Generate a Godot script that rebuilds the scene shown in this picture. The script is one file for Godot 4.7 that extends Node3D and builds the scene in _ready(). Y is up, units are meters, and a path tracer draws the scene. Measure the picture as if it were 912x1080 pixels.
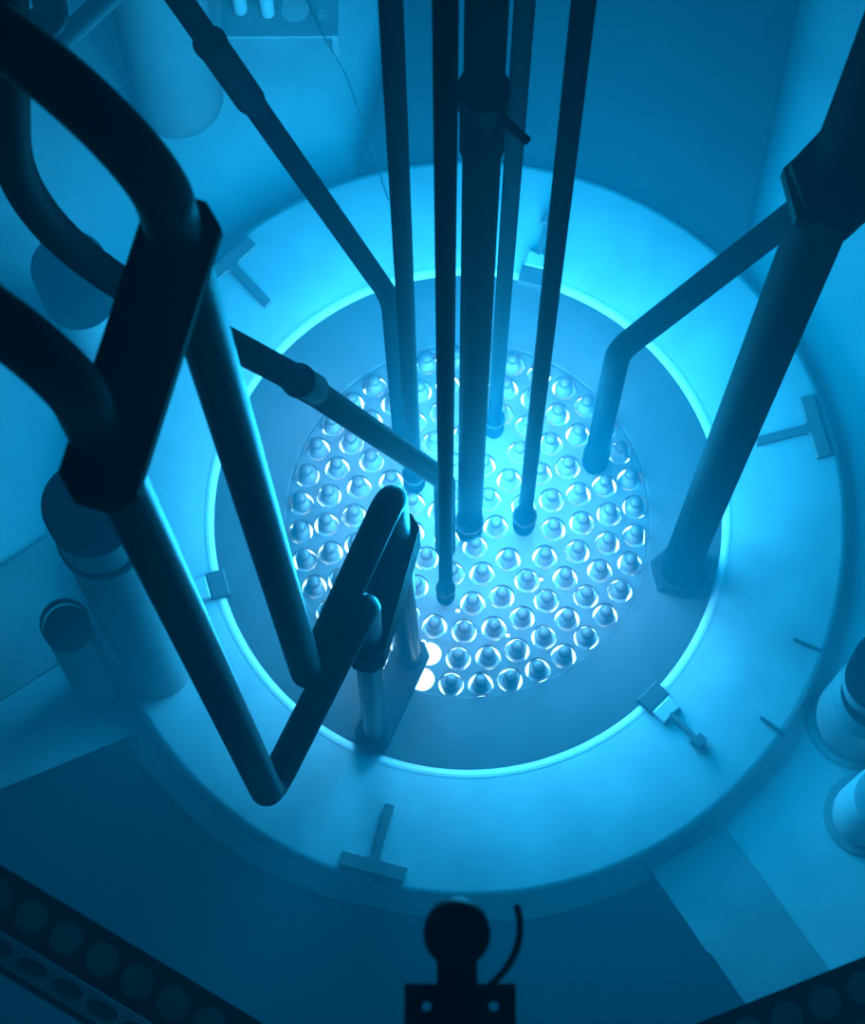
extends Node3D
# A research reactor pool seen from above: the core glows blue through the water.

var M := {}
var taken := {}

# ---------------------------------------------------------------- helpers
func numbered(called: String) -> String:
	if not taken.has(called):
		taken[called] = 0
		return called
	taken[called] += 1
	return "%s_%03d" % [called, taken[called]]

func tag(o: Node, label: String, category: String, group := "", kind := "") -> void:
	if label != "": o.set_meta("label", label)
	if category != "": o.set_meta("category", category)
	if group != "": o.set_meta("group", group)
	if kind != "": o.set_meta("kind", kind)

func thing(called: String, label: String, category: String, at := Vector3.ZERO, group := "") -> Node3D:
	var o := Node3D.new()
	o.name = numbered(called)
	add_child(o, true)
	o.position = at
	tag(o, label, category, group)
	return o

func mb() -> SurfaceTool:
	var st := SurfaceTool.new()
	st.begin(Mesh.PRIMITIVE_TRIANGLES)
	return st

func obj(called: String, st: SurfaceTool, m: Material, parent: Node = null) -> MeshInstance3D:
	var o := MeshInstance3D.new()
	o.mesh = st.commit()
	o.material_override = m
	o.name = called if parent else numbered(called)
	o.cast_shadow = GeometryInstance3D.SHADOW_CASTING_SETTING_ON
	(parent if parent else self).add_child(o, true)
	return o

func struct(called: String, st: SurfaceTool, m: Material, label: String, category: String) -> MeshInstance3D:
	var o := obj(called, st, m)
	tag(o, label, category, "", "structure")
	return o

func tri(st: SurfaceTool, a: Vector3, b: Vector3, c: Vector3, na: Vector3, nb: Vector3, nc: Vector3) -> void:
	if (b - a).cross(c - a).dot(na + nb + nc) > 0.0:          # front faces run clockwise
		var t := b; b = c; c = t
		var tn := nb; nb = nc; nc = tn
	st.set_normal(na); st.add_vertex(a)
	st.set_normal(nb); st.add_vertex(b)
	st.set_normal(nc); st.add_vertex(c)

func quad(st: SurfaceTool, a: Vector3, b: Vector3, c: Vector3, d: Vector3, n: Vector3) -> void:
	tri(st, a, b, c, n, n, n)
	tri(st, a, c, d, n, n, n)

# a round bend at each inner corner of a run of points
func bend(p: Array, radius, steps := 10) -> PackedVector3Array:
	var out := PackedVector3Array([p[0]])
	for i in range(1, p.size() - 1):
		var u: Vector3 = (p[i - 1] - p[i])
		var v: Vector3 = (p[i + 1] - p[i])
		var half := u.angle_to(v) * 0.5
		var want: float = radius[i - 1] if radius is Array else radius
		var cut: float = minf(want / tan(half), minf(u.length(), v.length()) * 0.49)
		var r := cut * tan(half)
		u = u.normalized(); v = v.normalized()
		var c: Vector3 = p[i] + (u + v).normalized() * (r / sin(half))
		var a: Vector3 = p[i] + u * cut - c
		var b: Vector3 = p[i] + v * cut - c
		for k in steps + 1:
			out.append(c + a.slerp(b, float(k) / steps))
	out.append(p[p.size() - 1])
	return out

func tube(st: SurfaceTool, p: PackedVector3Array, r: float, sides := 28) -> void:
	var n := p.size()
	var side := Vector3.ZERO
	var rings := []
	var tans := []
	for i in n:
		var t := (p[mini(i + 1, n - 1)] - p[maxi(i - 1, 0)]).normalized()
		if i == 0:
			side = t.cross(Vector3(0.31, 0.17, 0.93)).normalized()
		else:
			side = (side - t * side.dot(t)).normalized()
		var up := t.cross(side)
		var ring := PackedVector3Array()
		for k in sides:
			var a := TAU * k / sides
			ring.append(side * cos(a) + up * sin(a))
		rings.append(ring); tans.append(t)
	for i in n - 1:
		for k in sides:
			var k2 := (k + 1) % sides
			var a0: Vector3 = rings[i][k]; var a1: Vector3 = rings[i][k2]
			var b0: Vector3 = rings[i + 1][k]; var b1: Vector3 = rings[i + 1][k2]
			tri(st, p[i] + a0 * r, p[i] + a1 * r, p[i + 1] + b1 * r, a0, a1, b1)
			tri(st, p[i] + a0 * r, p[i + 1] + b1 * r, p[i + 1] + b0 * r, a0, b1, b0)
	for k in sides:
		var k2 := (k + 1) % sides
		tri(st, p[0], p[0] + rings[0][k] * r, p[0] + rings[0][k2] * r, -tans[0], -tans[0], -tans[0])
		tri(st, p[n - 1], p[n - 1] + rings[n - 1][k] * r, p[n - 1] + rings[n - 1][k2] * r, tans[n - 1], tans[n - 1], tans[n - 1])

# profile of (radius, height) from bottom to top round the axis from base along dir; edges stay crisp, round runs are smoothed
func lathe(st: SurfaceTool, prof: Array, base := Vector3.ZERO, dir := Vector3.UP, segs := 40) -> void:
	dir = dir.normalized()
	var x := dir.cross(Vector3(0.2, 0.1, 1)).normalized()
	var z := x.cross(dir)
	var sn := []
	for i in prof.size() - 1:
		var d: Vector2 = prof[i + 1] - prof[i]
		sn.append(Vector2(d.y, -d.x).normalized())
	for i in prof.size() - 1:
		var n0: Vector2 = sn[i]; var n1: Vector2 = sn[i]
		if i > 0 and n0.dot(sn[i - 1]) > 0.8: n0 = (n0 + sn[i - 1]).normalized()
		if i < sn.size() - 1 and n1.dot(sn[i + 1]) > 0.8: n1 = (n1 + sn[i + 1]).normalized()
		var pa: Vector2 = prof[i]; var pb: Vector2 = prof[i + 1]
		for k in segs:
			var a := TAU * k / segs; var b := TAU * (k + 1) / segs
			var ca := x * cos(a) + z * sin(a); var cb := x * cos(b) + z * sin(b)
			var a0 := base + ca * pa.x + dir * pa.y; var b0 := base + cb * pa.x + dir * pa.y
			var a1 := base + ca * pb.x + dir * pb.y; var b1 := base + cb * pb.x + dir * pb.y
			var na0 := ca * n0.x + dir * n0.y; var nb0 := cb * n0.x + dir * n0.y
			var na1 := ca * n1.x + dir * n1.y; var nb1 := cb * n1.x + dir * n1.y
			if pa.x > 1e-6: tri(st, a0, b0, b1, na0, nb0, nb1)
			if pb.x > 1e-6: tri(st, a0, b1, a1, na0, nb1, na1)

# a plan outline (x, z) raised from y0 to y1 with its top and bottom edges chamfered
func prism(st: SurfaceTool, poly: PackedVector2Array, y0: float, y1: float, cham := 0.002, xf := Transform3D()) -> void:
	if Geometry2D.is_polygon_clockwise(poly): poly.reverse()
	var inner := poly
	if cham > 0.0:
		var off := Geometry2D.offset_polygon(poly, -cham, Geometry2D.JOIN_MITER)
		if off.size() == 1 and off[0].size() == poly.size():
			var o: PackedVector2Array = off[0]
			if Geometry2D.is_polygon_clockwise(o): o.reverse()
			var best := 0
			for i in o.size():
				if o[i].distance_to(poly[0]) < o[best].distance_to(poly[0]): best = i
			inner = PackedVector2Array()
			for i in o.size(): inner.append(o[(best + i) % o.size()])
		else:
			cham = 0.0
	var idx := Geometry2D.triangulate_polygon(inner)
	for side in 2:
		var y := y1 if side else y0
		var nn: Vector3 = xf.basis * (Vector3.UP if side else Vector3.DOWN)
		for i in range(0, idx.size(), 3):
			var q := []
			for j in 3:
				var v := inner[idx[i + j]]
				q.append(xf * Vector3(v.x, y, v.y))
			tri(st, q[0], q[1], q[2], nn, nn, nn)
	for i in poly.size():
		var j := (i + 1) % poly.size()
		var e := (poly[j] - poly[i]).normalized()
		var outn := Vector3(e.y, 0, -e.x)
		var n: Vector3 = xf.basis * outn
		var lo := y0 + cham; var hi := y1 - cham
		var a := xf * Vector3(poly[i].x, lo, poly[i].y); var b := xf * Vector3(poly[j].x, lo, poly[j].y)
		var c := xf * Vector3(poly[j].x, hi, poly[j].y); var d := xf * Vector3(poly[i].x, hi, poly[i].y)
		quad(st, a, b, c, d, n)
		if cham > 0.0:
			var ti := xf * Vector3(inner[i].x, y1, inner[i].y); var tj := xf * Vector3(inner[j].x, y1, inner[j].y)
			var bi := xf * Vector3(inner[i].x, y0, inner[i].y); var bj := xf * Vector3(inner[j].x, y0, inner[j].y)
			quad(st, d, c, tj, ti, (xf.basis * (outn + Vector3.UP)).normalized())
			quad(st, a, b, bj, bi, (xf.basis * (outn + Vector3.DOWN)).normalized())

func ngon(c: Vector2, r: float, n: int, turn := 0.0) -> PackedVector2Array:
	var p := PackedVector2Array()
	for i in n: p.append(c + Vector2(cos(turn + TAU * i / n), sin(turn + TAU * i / n)) * r)
	return p

# a long plate with a cut-corner end round each of two points
func link(a: Vector2, b: Vector2, half: float, beyond: float) -> PackedVector2Array:
	var d := (b - a).normalized(); var s := Vector2(-d.y, d.x)
	var cut := half * 0.55
	return PackedVector2Array([a - d * beyond + s * (half - cut), a - d * (beyond - cut) + s * half, b + d * (beyond - cut) + s * half, b + d * beyond + s * (half - cut),
		b + d * beyond - s * (half - cut), b + d * (beyond - cut) - s * half, a - d * (beyond - cut) - s * half, a - d * beyond - s * (half - cut)])

func box(st: SurfaceTool, c: Vector3, size: Vector3, cham := 0.002, turn := 0.0) -> void:
	var h := size * 0.5
	prism(st, PackedVector2Array([Vector2(-h.x, -h.z), Vector2(h.x, -h.z), Vector2(h.x, h.z), Vector2(-h.x, h.z)]), -h.y, h.y, cham, Transform3D(Basis(Vector3.UP, turn), c))

# ---------------------------------------------------------------- materials
func noise_tex(freq: float, lo: Color, hi: Color, sd: int, octaves := 4, size := 512, kind := FastNoiseLite.TYPE_SIMPLEX_SMOOTH) -> NoiseTexture2D:
	var n := FastNoiseLite.new()
	n.noise_type = kind
	n.seed = sd; n.frequency = freq; n.fractal_octaves = octaves
	var t := NoiseTexture2D.new()
	t.width = size; t.height = size; t.seamless = true; t.noise = n
	var g := Gradient.new()
	g.set_color(0, lo); g.set_color(1, hi)
	t.color_ramp = g
	return t

func mat(called: String, c: float, rough: float, metal := 0.0, spec := 0.5, tex: Texture2D = null, scale := 2.0) -> StandardMaterial3D:
	var m := StandardMaterial3D.new()
	m.resource_name = called
	m.albedo_color = Color(c, c, c).linear_to_srgb()
	m.roughness = rough; m.metallic = metal; m.metallic_specular = spec
	if tex:
		m.albedo_texture = tex
		m.uv1_triplanar = true; m.uv1_world_triplanar = true
		m.uv1_scale = Vector3(scale, scale, scale)
	return m

func make_materials() -> void:
	var cloud := noise_tex(0.008, Color(0.88, 0.88, 0.88), Color(1, 1, 1), 3)
	var scale_tex := noise_tex(0.03, Color(0.82, 0.82, 0.82), Color(1, 1, 1), 7, 5)
	var grit := noise_tex(0.12, Color(0.72, 0.72, 0.72), Color(1, 1, 1), 11, 3)
	M.floor = mat("pool_floor", 0.8, 0.6, 0.0, 0.3, cloud, 1.2)
	M.wall = mat("pool_wall", 0.7, 0.6, 0.0, 0.3, cloud, 1.0)
	M.pale = mat("pale_aluminium", 0.62, 0.55, 0.0, 0.35, cloud, 2.0)
	M.lip = mat("bright_lip", 0.55, 0.4, 0.0, 0.4)
	M.inner = mat("dull_aluminium", 0.1, 0.6, 0.0, 0.3, cloud, 3.0)
	M.grid = mat("grid_aluminium", 0.1, 0.5, 0.0, 0.4, cloud, 6.0)
	M.fuel = mat("fuel_fitting", 0.06, 0.4, 0.0, 0.5)
	M.spacer = mat("fuel_spacer", 0.3, 0.45, 0.0, 0.5)
	M.bracket = mat("bracket_metal", 0.14, 0.5, 0.0, 0.4)
	M.casing = mat("casing_metal", 0.07, 0.6, 0.0, 0.3, cloud, 1.5)
	M.strip = mat("shade_and_rack_metal", 0.42, 0.6, 0.0, 0.3, cloud, 2.0)  # dull rack metal; on the floor strips this tone stands for shade
	M.dark_plate = mat("dark_plate", 0.02, 0.75, 0.0, 0.2, scale_tex, 2.5)
	M.edge_band = mat("edge_band", 0.1, 0.85, 0.0, 0.2, grit, 6.0)
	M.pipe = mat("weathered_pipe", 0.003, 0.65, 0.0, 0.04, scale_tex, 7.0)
	M.steel = mat("scratched_steel", 0.03, 0.36, 0.2, 0.3, scale_tex, 9.0)
	M.black = mat("black_clamp", 0.003, 0.6, 0.0, 0.08)
	M.dark = mat("dark_fitting", 0.015, 0.55, 0.0, 0.12)
	M.cap = mat("dark_cap", 0.004, 0.6, 0.0, 0.06)
	M.can = mat("grey_can", 0.33, 0.5, 0.0, 0.35, cloud, 4.0)
	M.post = mat("dull_post", 0.2, 0.6, 0.0, 0.2, cloud, 2.0)
	M.dimming_sheet = mat("added_dimming_sheet", 0.05, 0.7, 0.0, 0.1)  # added only to set how bright the channel holes look
	M.dimming_sheet.backlight_enabled = true
	M.dimming_sheet.backlight = Color(0.62, 0.62, 0.62)
	M.channel = mat("channel_metal", 0.015, 0.5, 0.0, 0.3, scale_tex, 5.0)
	var g := StandardMaterial3D.new()
	g.resource_name = "glowing_water"
	g.albedo_color = Color(0, 0, 0)
	g.emission_enabled = true
	g.emission = Color(0.72, 0.95, 1.0)
	g.emission_energy_multiplier = 7.0
	M.glow = g

# ---------------------------------------------------------------- the core
const RINGS := [[1, 0.0, 0.0], [6, 0.043, 14.0], [12, 0.0855, 14.0], [18, 0.1275, 3.0], [24, 0.169, 13.0], [30, 0.2096, 8.0], [36, 0.2486, 4.2]]
const RING_NAMES := ["middle", "innermost", "second-inmost", "third-inmost", "third-outermost", "second-outermost", "outermost"]
const HOURS := ["twelve", "one", "two", "three", "four", "five", "six", "seven", "eight", "nine", "ten", "eleven"]
const TEENS := ["", "one", "two", "three", "four", "five", "six", "seven", "eight", "nine", "ten", "eleven", "twelve", "thirteen", "fourteen", "fifteen", "sixteen", "seventeen", "eighteen", "nineteen"]
const TENS := ["", "", "twenty", "thirty", "forty", "fifty"]
const F := -0.06                                              # the pool floor
const PLATE_Y := -0.034
const HOLE := 0.0186
var ports := [Vector2(-0.066, 0.183), Vector2(-0.077, 0.222), Vector2(-0.053, 0.146), Vector2(-0.015, 0.137), Vector2(0.058, 0.174), Vector2(0.149, 0.148), Vector2(-0.214, 0.054), Vector2(-0.166, 0.008), Vector2(0.193, 0.079), Vector2(0.108, 0.09), Vector2(0.121, -0.022)]

func slots() -> Array:
	var out := []
	for k in RINGS.size():
		for i in RINGS[k][0]:
			var deg: float = RINGS[k][2] + 360.0 * i / RINGS[k][0]
			var a := deg_to_rad(deg)
			out.append({"ring": k, "deg": fposmod(deg, 360.0), "p": Vector2(sin(a), cos(a)) * RINGS[k][1]})
	return out

func drilled_disc(called: String, r: float, y0: float, y1: float, hole: float, m: Material, with_ports: bool) -> CSGCombiner3D:
	var root := CSGCombiner3D.new()
	root.name = called
	var body := CSGCylinder3D.new()
	body.name = "disc"; body.radius = r; body.height = y1 - y0; body.sides = 96; body.material = m
	root.add_child(body, true)
	for s in slots():
		if empty.has([s.ring, roundi(s.deg)]) and not (with_ports and empty[[s.ring, roundi(s.deg)]]): continue
		var c := CSGCylinder3D.new()
		c.name = "bore"; c.operation = CSGShape3D.OPERATION_SUBTRACTION
		c.radius = hole; c.height = 0.2; c.sides = 28; c.material = m
		c.position = Vector3(s.p.x, 0, s.p.y)
		root.add_child(c, true)
	if with_ports:
		for p in ports:
			var c := CSGCylinder3D.new()
			c.name = "port"; c.operation = CSGShape3D.OPERATION_SUBTRACTION
			c.radius = 0.0042; c.height = 0.2; c.sides = 14; c.material = m
			c.position = Vector3(p.x, 0, p.y)
			root.add_child(c, true)
	root.position.y = (y0 + y1) * 0.5
	add_child(root, true)
	return root

func make_fuel() -> Node3D:
	var t := thing("fuel_element", "", "fuel element", Vector3(0, PLATE_Y, 0), "fuel elements standing in the core grid")
	var st := mb()                                              # rounded pin that the handling tool grips
	lathe(st, [Vector2(0.0066, 0.0), Vector2(0.0066, 0.022), Vector2(0.0092, 0.025), Vector2(0.0098, 0.029), Vector2(0.0091, 0.033), Vector2(0.0068, 0.036), Vector2(0.0036, 0.0374), Vector2(0, 0.0378)], Vector3.ZERO, Vector3.UP, 20)
	obj("top_pin", st, M.fuel, t)
	st = mb()                                                   # three-lobed spacer that centres the element in its hole
	var lobes := PackedVector2Array()
	for i in 36:
		var a := TAU * i / 36
		lobes.append(Vector2(sin(a), cos(a)) * (0.0155 + 0.0026 * cos(3.0 * a)))
	prism(st, lobes, -0.026, -0.008, 0.001)
	lathe(st, [Vector2(0.0128, -0.008), Vector2(0.0118, -0.003), Vector2(0.0066, 0.016)], Vector3.ZERO, Vector3.UP, 20)
	obj("spacer", st, M.spacer, t)
	st = mb()
	lathe(st, [Vector2(0.007, -0.075), Vector2(0.007, -0.026)], Vector3.ZERO, Vector3.UP, 14)
	lathe(st, [Vector2(0, -0.34), Vector2(0.0158, -0.33), Vector2(0.0158, -0.085), Vector2(0.007, -0.075)], Vector3.ZERO, Vector3.UP, 20)
	obj("cladding", st, M.spacer, t)
	return t

func clock(deg: float) -> String:                               # where a slot lies, as the hour hand of a clock whose twelve is the far side
	var minutes := int(round(fposmod(180.0 - deg, 360.0) * 2.0)) % 720
	var h: String = HOURS[minutes / 60]
	var m := minutes % 60
	if m == 0: return h + "-o-clock"
	if m < 20: return h + "-" + TEENS[m]
	return h + "-" + TENS[m / 10] + ("-" + TEENS[m % 10] if m % 10 else "")

var empty := {}
func find_empty() -> void:
	var feet := [Vector2(-0.033, 0.122), Vector2(0.002, 0.02), Vector2(-0.079, -0.049), Vector2(0.039, -0.126), Vector2(0.082, 0.015), Vector2(0.189, -0.084), Vector2(-0.096, -0.089), Vector2(-0.086, 0.213), Vector2(-0.054, 0.205), Vector2(-0.068, 0.243)]
	var all := slots()
	for f in feet:
		var best := 0
		for i in all.size():
			if all[i].p.distance_to(f) < all[best].p.distance_to(f): best = i
		var open: bool = feet.find(f) >= feet.size() - 3
		for i in all.size():
			if i == best or all[i].p.distance_to(f) < 0.022 and not open: empty[[all[i].ring, roundi(all[i].deg)]] = open

func build_core() -> void:
	find_empty()
	var plate := drilled_disc("core_grid_plate", 0.2677, PLATE_Y - 0.016, PLATE_Y, HOLE, M.grid, true)
	tag(plate, "round pale grid plate drilled with rings of holes that holds the fuel elements", "plate")
	var sheet := drilled_disc("glowing_water", 0.266, PLATE_Y - 0.056, PLATE_Y - 0.052, 0.0074, M.glow, false)
	tag(sheet, "brilliant blue-white glowing water showing through the holes of the core grid plate", "water", "", "stuff")
	var all := slots()
	var first: Node3D = null
	for i in all.size():
		if empty.has([all[i].ring, roundi(all[i].deg)]): continue
		var s: Dictionary = all[i]
		var o: Node3D
		if first == null:
			first = make_fuel(); o = first
		else:
			o = first.duplicate(); o.name = numbered("fuel_element"); add_child(o, true)
		o.position = Vector3(s.p.x, PLATE_Y, s.p.y)
		o.rotation.y = deg_to_rad(s.deg + 60.0 * (i % 2))
		o.set_meta("label", "round-topped fuel element in the core's %s ring, at %s on its clock face" % [RING_NAMES[s.ring], clock(s.deg)])

# ---------------------------------------------------------------- the reflector round the core
func polar(deg: float, r: float, y: float) -> Vector3:
	return Vector3(sin(deg_to_rad(deg)) * r, y, cos(deg_to_rad(deg)) * r)

func build_reflector() -> void:
	var t := thing("reflector_can", "wide round reflector can with a pale flat top encircling the glowing core", "reflector")
	var st := mb()
	lathe(st, [Vector2(0.2685, -0.05), Vector2(0.2682, -0.046), Vector2(0.2682, -0.025), Vector2(0.271, -0.022), Vector2(0.3745, -0.022), Vector2(0.3745, -0.05)], Vector3.ZERO, Vector3.UP, 128)
	tag(obj("inner_ring", st, M.inner, t), "darker flat ring next to the core", "")
	st = mb()
	lathe(st, [Vector2(0.3746, -0.05), Vector2(0.3746, -0.023), Vector2(0.3775, -0.0205), Vector2(0.3815, -0.017), Vector2(0.384, -0.016), Vector2(0.388, -0.016), Vector2(0.388, -0.05)], Vector3.ZERO, Vector3.UP, 128)
	tag(obj("lip", st, M.lip, t), "bright rounded lip between dark and pale ring", "")
	st = mb()
	lathe(st, [Vector2(0.3882, -0.055), Vector2(0.3882, -0.0165), Vector2(0.549, -0.0165), Vector2(0.555, -0.018), Vector2(0.5585, -0.022), Vector2(0.56, -0.028), Vector2(0.56, -0.0595)], Vector3.ZERO, Vector3.UP, 128)
	tag(obj("outer_ring", st, M.pale, t), "pale broad outer ring with rounded edge", "")
	for d in [-14.9, 104.6, -137.5]:                            # three T-shaped mounting brackets, a third of a turn apart
		st = mb()
		var w := 0.048; var h := 0.011; var s := 0.0065; var f := 0.007
		var tee := PackedVector2Array([Vector2(-w, h), Vector2(-w, -h), Vector2(-s - f, -h), Vector2(-s - f * 0.3, -h - f * 0.3), Vector2(-s, -h - f), Vector2(-s, -0.092), Vector2(s, -0.092), Vector2(s, -h - f), Vector2(s + f * 0.3, -h - f * 0.3), Vector2(s + f, -h), Vector2(w, -h), Vector2(w, h)])
		prism(st, tee, 0.0, 0.012, 0.0015, Transform3D(Basis(Vector3.UP, deg_to_rad(d)), polar(d, 0.533, -0.017)))
		obj("mounting_bracket", st, M.bracket, t)
	for d in [-74.2, 44.6, 165.0]:                              # three lugs that clamp the inner ring
		var lug := mb()
		box(lug, polar(d, 0.381, -0.016), Vector3(0.04, 0.024, 0.028), 0.002, deg_to_rad(d))
		var lo := obj("lug", lug, M.inner, t)
		st = mb()
		box(st, polar(d, 0.4075, -0.012), Vector3(0.034, 0.018, 0.024), 0.002, deg_to_rad(d))
		obj("clamp_block", st, M.pale, lo)
		st = mb()
		var out := polar(d, 1.0, 0.0)
		lathe(st, [Vector2(0, 0), Vector2(0.004, 0), Vector2(0.004, 0.05), Vector2(0.011, 0.05), Vector2(0.011, 0.064), Vector2(0, 0.064)], polar(d, 0.415, -0.005), out, 12)
		obj("bolt", st, M.bracket, lo)
	for q in [[68.5, 0.513], [54.5, 0.522]]:                    # thin pegs near the outer edge
		st = mb()
		var dd: Vector3 = polar(q[0], 1.0, 0.0)
		lathe(st, [Vector2(0, 0), Vector2(0.003, 0.0), Vector2(0.003, 0.045), Vector2(0, 0.045)], polar(q[0], q[1] - 0.004, -0.008), dd + Vector3(0, -0.25, 0), 10)
		obj("peg", st, M.bracket, t)

# ---------------------------------------------------------------- pipes
func pipe_thing(called: String, label: String, category: String, p: PackedVector3Array, r: float, m: Material, part := "tube") -> Node3D:
	var t := thing(called, label, category)
	var st := mb()
	tube(st, p, r)
	obj(part, st, m, t)
	return t

func add_lathe(called: String, prof: Array, base: Vector3, dir: Vector3, m: Material, parent: Node, segs := 32) -> MeshInstance3D:
	var st := mb()
	lathe(st, prof, base, dir, segs)
	return obj(called, st, m, parent)

func foot(t: Node3D, base: Vector3, dir: Vector3, r: float) -> void:
	# end fitting: bulb, groove, collar
	add_lathe("end_fitting", [Vector2(0, -0.018), Vector2(r * 0.9, -0.018), Vector2(r, -0.004), Vector2(r, 0.028), Vector2(r * 0.92, 0.032), Vector2(r * 0.92, 0.036), Vector2(r, 0.040), Vector2(r * 0.98, 0.05), Vector2(r * 0.72, 0.062)], base, dir, M.pipe, t)
	add_lathe("collar", [Vector2(r * 0.9, 0.0), Vector2(r * 1.08, 0.001), Vector2(r * 1.08, 0.006), Vector2(r * 0.9, 0.007)], base + dir * 0.044, dir, M.dark, t)

func build_pipes() -> void:
	var runs := [
		["slim straight dark pipe nearest the camera, its end fitting on near half of core", Vector3(-0.033, 0.0, 0.122), Vector3(-0.028, 2.05, 0.107), 0.0098, 0.0135],
		["slim dark upright pipe, leftmost of the central cluster, ending on far side of core", Vector3(-0.079, 0.0, -0.049), Vector3(-0.075, 1.72, -0.041), 0.0108, 0.0165],
		["slim half-hidden dark pipe close behind the thick clamped pipe, ending in far haze", Vector3(0.039, 0.0, -0.132), Vector3(0.044, 1.53, -0.126), 0.0102, 0.015],
		["slim dark upright pipe, rightmost of the central cluster, with bulbous foot on the core", Vector3(0.082, 0.0, 0.015), Vector3(0.081, 1.85, 0.018), 0.0103, 0.0165],
	]
	for q in runs:
		var a: Vector3 = q[1]; var b: Vector3 = q[2]
		var d := (b - a).normalized()
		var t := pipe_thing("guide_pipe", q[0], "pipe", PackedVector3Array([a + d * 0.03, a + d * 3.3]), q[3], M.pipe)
		foot(t, a, d, q[4])
	# the thick pipe in the middle with its hose clamp
	var a := Vector3(0.002, -0.01, 0.02); var d := (Vector3(0.004, 1.88, 0.027) - a).normalized()
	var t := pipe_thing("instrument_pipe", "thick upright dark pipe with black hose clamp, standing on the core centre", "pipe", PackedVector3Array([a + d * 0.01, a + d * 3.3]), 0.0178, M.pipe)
	add_lathe("sleeve", [Vector2(0.0178, 1.56), Vector2(0.0205, 1.562), Vector2(0.0205, 1.69), Vector2(0.0178, 1.692)], a, d, M.pipe, t)
	add_lathe("hose_clamp", [Vector2(0.0205, 1.665), Vector2(0.0228, 1.667), Vector2(0.0228, 1.70), Vector2(0.0205, 1.702), Vector2(0.0178, 1.702)], a, d, M.black, t)
	var st := mb()
	tube(st, PackedVector3Array([a + d * 1.675 + Vector3(0.015, 0, 0.015), a + d * 1.675 + Vector3(0.024, -0.004, 0.024), a + d * 1.675 + Vector3(0.038, -0.014, 0.033)]), 0.0042, 10)
	obj("clamp_tail", st, M.black, t)
	foot(t, a, d, 0.0195)
	# bent pipe coming in from the right
	t = pipe_thing("bent_pipe", "dark bent pipe coming in from the right behind the flanged pipe", "pipe", bend([Vector3(0.189, -0.020, -0.084), Vector3(0.189, 0.550, -0.084), Vector3(0.554, 1.540, -0.129)], 0.22, 16), 0.0165, M.pipe)
	add_lathe("end_fitting", [Vector2(0, -0.01), Vector2(0.018, -0.01), Vector2(0.0195, 0), Vector2(0.0195, 0.05), Vector2(0.0165, 0.058)], Vector3(0.189, -0.020, -0.084), Vector3.UP, M.pipe, t)
	# slanting pipe from the top left
	t = pipe_thing("slanting_pipe", "dark slanting pipe with long coupling, entering at top left towards the core", "pipe", bend([Vector3(-0.096, 0.0, -0.089), Vector3(-0.098, 0.70, -0.106), Vector3(-0.28, 1.47, -0.154), Vector3(-0.58, 2.74, -0.233)], [0.4, 0.12], 14), 0.0125, M.pipe)
	var sd := Vector3(-0.18, 0.77, -0.048).normalized(); var sb := Vector3(-0.28, 1.47, -0.154)
	add_lathe("coupling", [Vector2(0.0125, -0.235), Vector2(0.0158, -0.222), Vector2(0.0158, -0.10), Vector2(0.0165, -0.098), Vector2(0.0165, -0.086), Vector2(0.0125, -0.084)], sb, sd, M.pipe, t)
	add_lathe("collar", [Vector2(0.0158, -0.096), Vector2(0.0172, -0.095), Vector2(0.0172, -0.088), Vector2(0.0125, -0.086)], sb, sd, M.black, t)
	# long sloping pipe from the left that bends down at the core centre
	t = pipe_thing("sloping_pipe", "long dark sloping pipe from left edge, curving upright beside the clamped tubes", "pipe", bend([Vector3(-0.033, 0.0, 0.052), Vector3(-0.034, 0.335, 0.032), Vector3(-0.19, 1.2, 0.136), Vector3(-0.372, 1.800, 0.189), Vector3(-0.263, 2.500, 0.276)], [0.12, 0.5, 1.3], 14), 0.0148, M.pipe)
	var ld := (Vector3(-0.19, 1.2, 0.136) - Vector3(-0.024, 0.335, 0.022)).normalized(); var lb := Vector3(-0.19, 1.2, 0.136)
	add_lathe("coupling", [Vector2(0.0148, -0.075), Vector2(0.0172, -0.066), Vector2(0.0172, -0.012), Vector2(0.0178, -0.008), Vector2(0.0148, -0.004)], lb - ld * 0.04, ld, M.pipe, t)
	add_lathe("collar", [Vector2(0.0148, 0), Vector2(0.0184, 0.001), Vector2(0.0184, 0.006), Vector2(0.0148, 0.007)], lb - ld * 0.045, ld, M.black, t)
	# the big pipe on the right with hexagonal flanges
	var f := Vector3(0.309, -0.022, 0.083); var fd := (Vector3(0.313, 1.98, 0.077) - f).normalized()
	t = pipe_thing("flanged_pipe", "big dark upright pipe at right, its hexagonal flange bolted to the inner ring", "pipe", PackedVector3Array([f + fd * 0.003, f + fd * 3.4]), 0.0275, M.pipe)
	for q in [["flange", -0.0214, -0.008, 0.043, 0.3], ["flange", -0.007, 0.005, 0.040, 0.2]]:
		st = mb()
		prism(st, ngon(Vector2(f.x, f.z), q[3], 6, q[4]), q[1], q[2], 0.0015)
		obj(q[0], st, M.dark, t)
	for q in [[1.575, 1.60, 0.047, 0.3], [1.60, 1.625, 0.043, 0.22]]:
		st = mb()
		var c: Vector3 = f + fd * q[0]
		prism(st, ngon(Vector2(c.x, c.z), q[2], 6, q[3]), q[0], q[1], 0.0015)
		obj("collar_nut", st, M.black, t)

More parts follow.
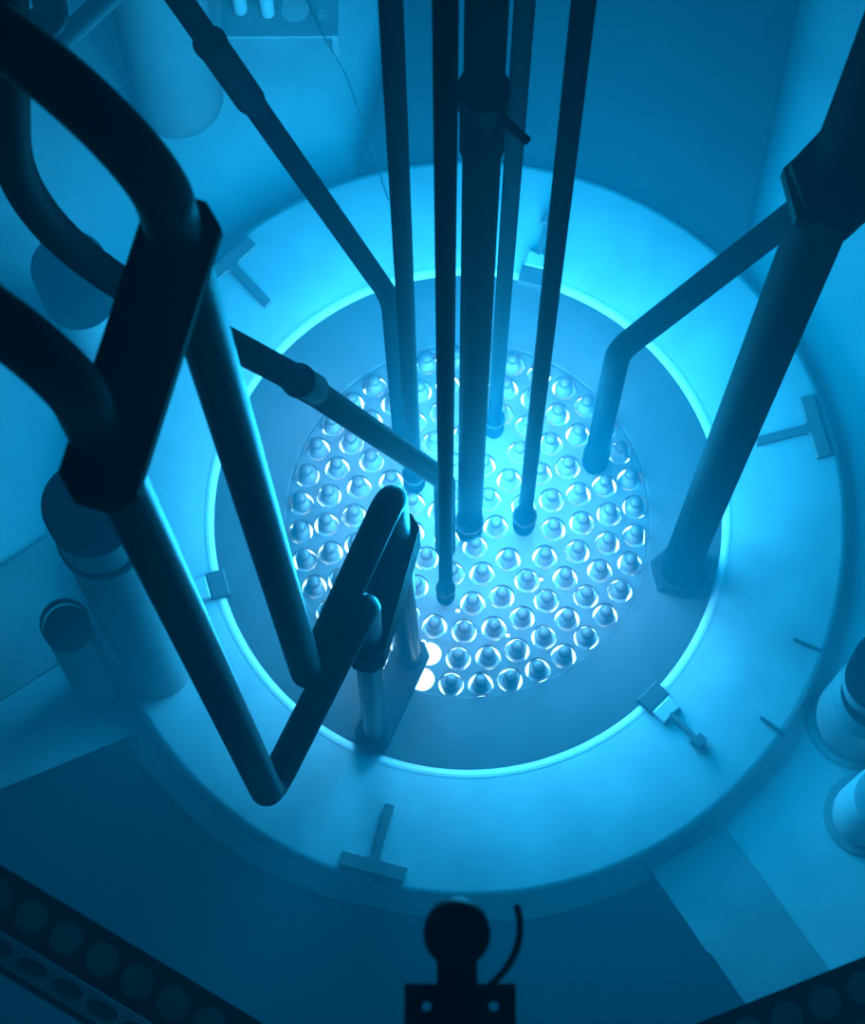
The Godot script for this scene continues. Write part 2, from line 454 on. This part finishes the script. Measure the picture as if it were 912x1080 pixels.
func build_transfer_tubes() -> void:
	# two bent steel tubes side by side, tied together by clamp plates
	var t := thing("transfer_tubes", "pair of large bent steel tubes joined by black clamp plates at left foreground", "tubes")
	var ta := bend([Vector3(-0.315, 2.490, 0.283), Vector3(-0.185, 2.470, 0.380), Vector3(-0.175, 1.050, 0.423), Vector3(-0.088, 1.05, 0.226), Vector3(-0.086, 0.0, 0.213)], [0.1, 0.03, 0.03], 14)
	var tb := bend([Vector3(-0.34, 2.47, 0.424), Vector3(-0.228, 2.46, 0.496), Vector3(-0.215, 1.05, 0.546), Vector3(-0.116, 1.05, 0.345), Vector3(-0.135, 0.0, 0.321)], [0.1, 0.03, 0.03], 14)
	for p in [ta, tb]:
		var st := mb()
		tube(st, p, 0.0168, 32)
		obj("tube", st, M.steel, t)
	var st := mb()
	prism(st, link(Vector2(-0.184, 0.384), Vector2(-0.222, 0.518), 0.0235, 0.026), 2.322, 2.338, 0.0015)
	tag(obj("upper_clamp", st, M.black, t), "long black clamp plate near the camera", "")
	for y in [0.84, 0.80, 0.76]:
		st = mb()
		var k: float = (1.05 - y) / 1.03
		prism(st, link(Vector2(-0.088, 0.226).lerp(Vector2(-0.086, 0.213), k), Vector2(-0.116, 0.345).lerp(Vector2(-0.135, 0.321), k), 0.024, 0.027), y - 0.016, y + 0.016, 0.002)
		obj("middle_clamp", st, M.black, t)
	st = mb()
	prism(st, link(Vector2(-0.086, 0.213), Vector2(-0.135, 0.321), 0.026, 0.028), -0.02, 0.004, 0.002)
	tag(obj("foot_plate", st, M.dark, t), "dark plate joining the tube feet at the core edge", "")
	for q in [[Vector3(-0.0862, 0.004, 0.2131)], [Vector3(-0.1349, 0.004, 0.3211)]]:
		add_lathe("ferrule", [Vector2(0.0168, 0), Vector2(0.020, 0), Vector2(0.020, 0.012), Vector2(0.0168, 0.014)], q[0], Vector3.UP, M.dark, t)

# ---------------------------------------------------------------- round about
func can(called: String, label: String, category: String, base: Vector3, top: Vector3, r: float, cap_h: float, bands: Array, m: Material) -> Node3D:
	var t := thing(called, label, category)
	var d := (top - base).normalized(); var h := base.distance_to(top)
	add_lathe("body", [Vector2(r, 0), Vector2(r, h - cap_h)], base, d, m, t, 48)
	add_lathe("cap", [Vector2(r, h - cap_h), Vector2(r * 1.03, h - cap_h + 0.001), Vector2(r * 1.03, h - 0.006), Vector2(r * 0.97, h), Vector2(0, h)], base, d, M.cap, t, 48)
	for b in bands:
		add_lathe("band", [Vector2(r, b), Vector2(r * 1.06, b + 0.001), Vector2(r * 1.06, b + 0.021), Vector2(r, b + 0.022)], base, d, M.dark, t, 48)
	return t

func drilled_bar(called: String, label: String, length: float, width: float, thick: float, pitch: float, hole: float, first: float, xf: Transform3D, flange: Transform3D) -> void:
	var root := CSGCombiner3D.new()
	root.name = numbered(called)
	for k in 2:
		var face := CSGCombiner3D.new()
		face.name = "face"
		var b := CSGBox3D.new()
		b.name = "bar"; b.size = Vector3(length, thick, width); b.material = M.channel
		face.add_child(b, true)
		var x := -length * 0.5 + first
		while x < length * 0.5 - hole:
			var c := CSGCylinder3D.new()
			c.name = "hole"; c.operation = CSGShape3D.OPERATION_SUBTRACTION
			c.radius = hole; c.height = 0.05; c.sides = 32; c.material = M.channel
			c.position = Vector3(x, 0, 0)
			face.add_child(c, true)
			x += pitch
		var back := CSGBox3D.new()                              # thin liner added behind the holes so they show only faint light
		back.name = "dimming_sheet"; back.size = Vector3(length, 0.0015, width - 0.004); back.material = M.dimming_sheet
		back.position = Vector3(0, -0.005, 0)
		face.add_child(back, true)
		if k == 1: face.transform = flange
		root.add_child(face, true)
	root.transform = xf
	add_child(root, true)
	tag(root, label, "channel")

func build_around() -> void:
	# the dark platform in front of the reflector
	var t := thing("platform", "large dark flat platform with a curved cut-out in front of the reflector", "platform")
	var rim := PackedVector2Array(); var outer := PackedVector2Array()
	var rng := RandomNumberGenerator.new(); rng.seed = 5
	var a0 := deg_to_rad(-54.0); var a1 := deg_to_rad(25.1)
	for i in 61:
		var a := lerpf(a0, a1, i / 60.0)
		rim.append(Vector2(sin(a), cos(a)) * 0.5704)
	outer.append(Vector2(0.30, 0.602)); outer.append(Vector2(0.327, 0.643)); outer.append(Vector2(0.333, 0.646)); outer.append(Vector2(0.38, 0.715))
	outer.append(Vector2(0.62, 1.06)); outer.append(Vector2(0.5, 1.4)); outer.append(Vector2(-1.0, 1.4)); outer.append(Vector2(-1.3, 0.69)); outer.append(Vector2(-0.658, 0.417))
	var poly := rim.duplicate(); poly.append_array(outer)
	var st := mb()
	prism(st, poly, 0.066, 0.09, 0.0)
	obj("deck", st, M.dark_plate, t)
	var band := PackedVector2Array()
	for i in 61:
		var a := lerpf(a0 + 0.004, a1 - 0.004, i / 60.0)
		band.append(Vector2(sin(a), cos(a)) * 0.5712)
	for i in range(90, -1, -1):
		var a := lerpf(a0 + 0.004, a1 - 0.004, i / 90.0)
		band.append(Vector2(sin(a), cos(a)) * (0.600 + rng.randf_range(-0.0018, 0.0018) + 0.003 * sin(a * 9.0)))
	st = mb()
	prism(st, band, 0.0895, 0.0925, 0.0)
	tag(obj("edge_band", st, M.edge_band, t), "rough lighter band along the curved cut-out", "")
	for q in [Vector2(-0.8, 0.8), Vector2(0.35, 0.95), Vector2(-0.2, 1.2)]:
		st = mb()
		lathe(st, [Vector2(0.03, F), Vector2(0.03, 0.066)], Vector3(q.x, 0, q.y), Vector3.UP, 20)
		obj("leg", st, M.dark_plate, t)
	# shield box behind the reflector
	st = mb()
	var dir := Vector2(0.233, -0.972)
	var shield := PackedVector2Array()
	for i in 41:
		var a := deg_to_rad(lerpf(-162.5, -227.0, i / 40.0))
		shield.append(Vector2(sin(a), cos(a)) * 0.563)
	shield.append(shield[40] + dir * 1.0); shield.append(shield[0] + dir * 0.85)
	prism(st, shield, F, -0.026, 0.002)
	tag(obj("shield_box", st, M.casing), "broad dull shield box running back from the far side of the reflector", "box")
	# flat darker strips stand in for bands of shade on the floor
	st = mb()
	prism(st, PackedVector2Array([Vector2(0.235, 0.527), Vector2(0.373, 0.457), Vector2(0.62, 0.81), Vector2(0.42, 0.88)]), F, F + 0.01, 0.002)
	tag(obj("floor_shade_strip", st, M.strip), "flat dull beam standing for floor shade, between dark platform and capped can", "strip", "")
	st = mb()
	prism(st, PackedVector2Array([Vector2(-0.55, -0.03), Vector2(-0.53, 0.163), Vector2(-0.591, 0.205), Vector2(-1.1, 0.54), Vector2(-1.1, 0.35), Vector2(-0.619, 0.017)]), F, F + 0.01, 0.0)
	tag(obj("floor_shade_strip", st, M.strip), "flat dull beam standing for floor shade at left edge, behind the small short can", "strip", "")
	# cans and posts standing on the pool floor
	can("storage_can", "tall grey can with dark cap and thin black band, left of the reflector", "can", Vector3(-0.451, -0.0150, 0.222), Vector3(-0.433, 0.92, 0.203), 0.049, 0.055, [0.772], M.can)
	can("storage_can", "small short can with dark cap in front of the tall banded can", "can", Vector3(-0.545, F, 0.255), Vector3(-0.530, 0.37, 0.24), 0.031, 0.012, [0.44], M.can)
	can("storage_can", "stubby can with a dark cap behind the bent steel tubes, upper left", "can", Vector3(-0.563, F, -0.289), Vector3(-0.562, 0.25, -0.301), 0.053, 0.12, [0.004], M.can)
	t = can("storage_can", "black-topped stepped can with dark band at the right edge", "can", Vector3(0.567, F, 0.296), Vector3(0.554, 0.33, 0.283), 0.047, 0.09, [], M.can)
	add_lathe("outer_sleeve", [Vector2(0.062, 0), Vector2(0.062, 0.20), Vector2(0.047, 0.215)], Vector3(0.567, F, 0.296), Vector3.UP, M.can, t, 48)
	add_lathe("band", [Vector2(0.047, 0.24), Vector2(0.055, 0.241), Vector2(0.055, 0.255), Vector2(0.047, 0.256)], Vector3(0.566, F, 0.295), Vector3.UP, M.dark, t, 48)
	add_lathe("base_plate", [Vector2(0.072, 0), Vector2(0.072, 0.008), Vector2(0.062, 0.01)], Vector3(0.567, F, 0.296), Vector3.UP, M.strip, t, 48)
	t = thing("round_post", "pale plain rounded post at the right edge below the black-topped can", "post")
	add_lathe("shaft", [Vector2(0.048, 0), Vector2(0.048, 0.18), Vector2(0.044, 0.194), Vector2(0.03, 0.2), Vector2(0, 0.2)], Vector3(0.575, F, 0.435), Vector3.UP, M.pale, t, 40)
	add_lathe("foot", [Vector2(0.06, 0), Vector2(0.06, 0.006), Vector2(0.048, 0.007)], Vector3(0.575, F, 0.435), Vector3.UP, M.strip, t, 40)
	t = thing("support_column", "wide pale hazy column rising at the top left behind the tubes", "column")
	add_lathe("shaft", [Vector2(0.07, 0), Vector2(0.07, 2.2)], Vector3(-0.447, F, -0.68), Vector3(0.02, 1, -0.02), M.post, t, 48)
	# rack at the top
	var root := CSGCombiner3D.new()
	root.name = "storage_rack"
	var b := CSGBox3D.new()
	b.name = "shelf"; b.size = Vector3(0.18, 0.008, 0.16); b.material = M.strip
	root.add_child(b, true)
	for q in [[-0.06, 0.035, 0.013], [-0.018, 0.04, 0.013], [0.024, 0.035, 0.022], [0.066, 0.045, 0.008], [-0.06, -0.03, 0.02], [0.0, -0.03, 0.02], [0.06, -0.03, 0.02]]:
		var c := CSGCylinder3D.new()
		c.name = "hole"; c.operation = CSGShape3D.OPERATION_SUBTRACTION
		c.radius = q[2]; c.height = 0.05; c.sides = 28; c.material = M.strip
		c.position = Vector3(q[0], 0, q[1])
		root.add_child(c, true)
	for q in [Vector2(-0.085, -0.075), Vector2(0.085, -0.075), Vector2(-0.085, 0.075), Vector2(0.085, 0.075)]:
		var c := CSGBox3D.new()
		c.name = "leg"; c.size = Vector3(0.01, 0.07, 0.01); c.material = M.strip
		c.position = Vector3(q.x, -0.03, q.y)
		root.add_child(c, true)
	root.position = Vector3(-0.287, 0.005, -0.83)
	add_child(root, true)
	tag(root, "drilled storage rack at the top edge, just right of the slanting coupled pipe", "rack")
	for q in [[Vector3(-0.347, F, -0.795), "pale rod standing in the left hole of the drilled storage rack"], [Vector3(-0.305, F, -0.79), "pale rod standing in the drilled storage rack, next to its large hole"]]:
		st = mb()
		lathe(st, [Vector2(0.011, 0), Vector2(0.011, 0.30), Vector2(0.006, 0.31), Vector2(0, 0.31)], q[0], Vector3.UP, 24)
		tag(obj("storage_rod", st, M.pale), q[1], "rod", "pale rods in the storage rack")
	# thin cable down to the reflector
	st = mb()
	tube(st, bend([Vector3(-0.25, 0.0115, -0.82), Vector3(-0.215, 0.0125, -0.74), Vector3(-0.187, -0.015, -0.702), Vector3(-0.157, -0.016, -0.615), Vector3(-0.119, -0.0145, -0.492)], 0.05, 5), 0.0012, 8)
	tag(obj("cable", st, M.bracket), "thin dark cable hanging from the drilled rack to the reflector edge", "cable")
	# dark hose end and bar in the top left corner
	t = thing("cross_bar", "dull slanting bar beside a dark hose end in the top left corner", "bar")
	st = mb()
	tube(st, PackedVector3Array([Vector3(-0.545, 0.6, -0.47), Vector3(-0.40, 0.6, -0.62)]), 0.016, 20)
	obj("rod", st, M.casing, t)
	st = mb()
	tube(st, bend([Vector3(-0.47, 1.2, -0.245), Vector3(-0.442, 1.2, -0.25), Vector3(-0.45, 1.28, -0.30), Vector3(-0.53, 1.35, -0.36)], 0.02, 8), 0.018, 24)
	obj("hose_end", st, M.dark, t)
	# drilled channels close to the camera
	var xd := Vector3(0.862, 0, 0.507).normalized()
	var zd := Vector3(-xd.z, 0, xd.x)
	drilled_bar("drilled_channel", "black channel drilled with a row of round holes, crossing the bottom left corner", 0.62, 0.0415, 0.003, 0.0313, 0.0127, 0.0155, Transform3D(Basis(xd, Vector3.UP, zd), Vector3(-0.344, 1.8, 0.729) - xd * (0.31 - 0.0155 - 0.0313 * 8)), Transform3D(Basis(Vector3.RIGHT, deg_to_rad(-62)), Vector3(0.016, -0.030, 0.034)))
	xd = Vector3(0.932, 0, -0.362).normalized(); zd = Vector3(-xd.z, 0, xd.x)
	drilled_bar("drilled_channel", "black channel drilled with a row of round holes, crossing the bottom right corner", 0.62, 0.0415, 0.003, 0.0308, 0.0122, 0.0155, Transform3D(Basis(xd, Vector3.UP, zd), Vector3(0.223, 1.8, 0.807) + xd * (0.31 - 0.0155 - 0.0308 * 8)), Transform3D(Basis(Vector3.RIGHT, deg_to_rad(62)), Vector3(0.016, -0.030, 0.034)))
	# small lamp-like head on a bracket at the bottom edge
	t = thing("sensor_head", "blurred black round sensor head on a bolted bracket at the bottom edge", "sensor")
	add_lathe("barrel", [Vector2(0.009, -0.06), Vector2(0.0165, -0.05), Vector2(0.0165, -0.006), Vector2(0.0155, -0.001), Vector2(0.013, 0), Vector2(0.0125, -0.004), Vector2(0, -0.004)], Vector3(-0.022, 2.5, 0.797), Vector3(0, 1, 0.12), M.dark, t, 36)
	add_lathe("neck", [Vector2(0.010, 0), Vector2(0.010, 0.05), Vector2(0, 0.05)], Vector3(-0.022, 2.475, 0.80), Vector3(0, 0.2, 1), M.black, t, 24)
	var br := CSGCombiner3D.new()
	br.name = "bracket"
	b = CSGBox3D.new()
	b.name = "plate"; b.size = Vector3(0.055, 0.006, 0.07); b.material = M.black
	br.add_child(b, true)
	for x in [-0.0165, 0.0165]:
		var c := CSGCylinder3D.new()
		c.name = "hole"; c.operation = CSGShape3D.OPERATION_SUBTRACTION
		c.radius = 0.0024; c.height = 0.05; c.sides = 20; c.material = M.black
		c.position = Vector3(x, 0, -0.024)
		br.add_child(c, true)
	var wide := CSGBox3D.new()
	wide.name = "flange"; wide.size = Vector3(0.075, 0.006, 0.05); wide.material = M.black
	wide.position = Vector3(0, 0, 0.038)
	br.add_child(wide, true)
	br.position = Vector3(-0.0205, 2.47, 0.854)
	t.add_child(br, true)
	st = mb()
	tube(st, PackedVector3Array([Vector3(0.0095, 2.4000, 0.7752), Vector3(0.0106, 2.4042, 0.7803), Vector3(0.0109, 2.4090, 0.7853), Vector3(0.0106, 2.4142, 0.7903), Vector3(0.0097, 2.4200, 0.7952), Vector3(0.0082, 2.4263, 0.7999), Vector3(0.0060, 2.4330, 0.8046), Vector3(0.0031, 2.4402, 0.8093), Vector3(-0.0004, 2.4480, 0.8138), Vector3(-0.0045, 2.4562, 0.8182), Vector3(-0.0092, 2.4650, 0.8226)]), 0.0019, 10)
	obj("lead", st, M.dark, t)

# ---------------------------------------------------------------- scene
func _ready() -> void:
	var cam := Camera3D.new()
	cam.name = "camera"
	cam.transform = Transform3D(Basis(Vector3(0.999973, -0.0073, 0.0), Vector3(0.001675, 0.229421, -0.973326), Vector3(0.007105, 0.9733, 0.229427)), Vector3(-0.0244, 3.8, 0.893))
	var lens := CameraAttributesPhysical.new()
	lens.frustum_focal_length = 62.22
	lens.frustum_focus_distance = 3.25
	lens.exposure_aperture = 15.0
	lens.frustum_near = 0.05
	lens.frustum_far = 40.0
	cam.attributes = lens
	cam.current = true
	add_child(cam)
	var we := WorldEnvironment.new()
	we.name = "environment"
	var env := Environment.new()
	env.background_mode = Environment.BG_COLOR
	env.background_color = Color(0, 0, 0)
	env.tonemap_mode = Environment.TONE_MAPPER_LINEAR
	env.tonemap_exposure = 0.75
	env.sdfgi_enabled = true; env.ssao_enabled = true; env.ssil_enabled = true
	env.volumetric_fog_enabled = true
	env.volumetric_fog_density = 0.2
	env.volumetric_fog_albedo = Color(0.2, 0.9, 1.0)
	we.environment = env
	add_child(we)
	# the light of the glowing water above the core
	for q in [[Vector3(0.065, 0.4, -0.04), 0.28, 1.75, Color(0.0, 0.49, 1.0)], [Vector3(0, 0.11, -0.03), 0.2, 3.2, Color(0.03, 0.52, 1.0)]]:
		var l := OmniLight3D.new()
		l.name = "core_glow_light"
		l.position = q[0]
		l.light_color = q[3].linear_to_srgb()
		l.light_energy = q[2]
		l.light_size = q[1]
		l.omni_range = 12.0; l.omni_attenuation = 2.0
		l.shadow_enabled = true
		add_child(l, true)
	var low := AreaLight3D.new()                                # added unseen light facing down over the core to whiten the grid plate
	low.name = "added_plate_light"
	low.area_size = Vector2(0.42, 0.42)
	low.position = Vector3(0, 0.07, 0)
	low.rotation_degrees = Vector3(-90, 14, 0)
	low.light_color = Color(0.55, 0.64, 0.9).linear_to_srgb()
	low.light_energy = 0.42
	low.shadow_enabled = true
	add_child(low)
	make_materials()
	# the pool
	var st := mb()
	for k in 96:                                                # flat floor round the pit that the reflector and core stand in
		var e := []
		for i in 2:
			var a := TAU * (k + i) / 96.0
			var u := Vector3(sin(a), 0, cos(a))
			var far := 1.7 / maxf(absf(u.x), absf(u.z))
			e.append([u * 0.5 + Vector3(0, F, 0), u * far + Vector3(0, F, 0), u * 0.5 + Vector3(0, PLATE_Y - 0.34, 0), -u, u * far + Vector3(0, -0.5, 0)])
		quad(st, e[0][0], e[0][1], e[1][1], e[1][0], Vector3.UP)
		quad(st, e[0][0], e[1][0], e[1][2], e[0][2], e[0][3])
		tri(st, e[0][2], e[1][2], Vector3(0, PLATE_Y - 0.34, 0), Vector3.UP, Vector3.UP, Vector3.UP)
		tri(st, e[0][4], e[1][4], Vector3(0, -0.5, 0), Vector3.DOWN, Vector3.DOWN, Vector3.DOWN)
	struct("floor", st, M.floor, "pale lit floor of the pool round the reflector", "floor")
	for q in [["wall_back", Vector3(0, 2.0, -1.65), Vector3(3.4, 4.4, 0.1)], ["wall_front", Vector3(0, 2.0, 1.65), Vector3(3.4, 4.4, 0.1)], ["wall_left", Vector3(-1.65, 2.0, 0), Vector3(0.1, 4.4, 3.2)], ["wall_right", Vector3(1.65, 2.0, 0), Vector3(0.1, 4.4, 3.2)]]:
		st = mb()
		box(st, q[1], q[2], 0.0)
		struct(q[0], st, M.wall, "smooth pool wall on the %s side" % q[0].substr(5), "wall")
	build_reflector()
	build_core()
	build_pipes()
	build_transfer_tubes()
	build_around()
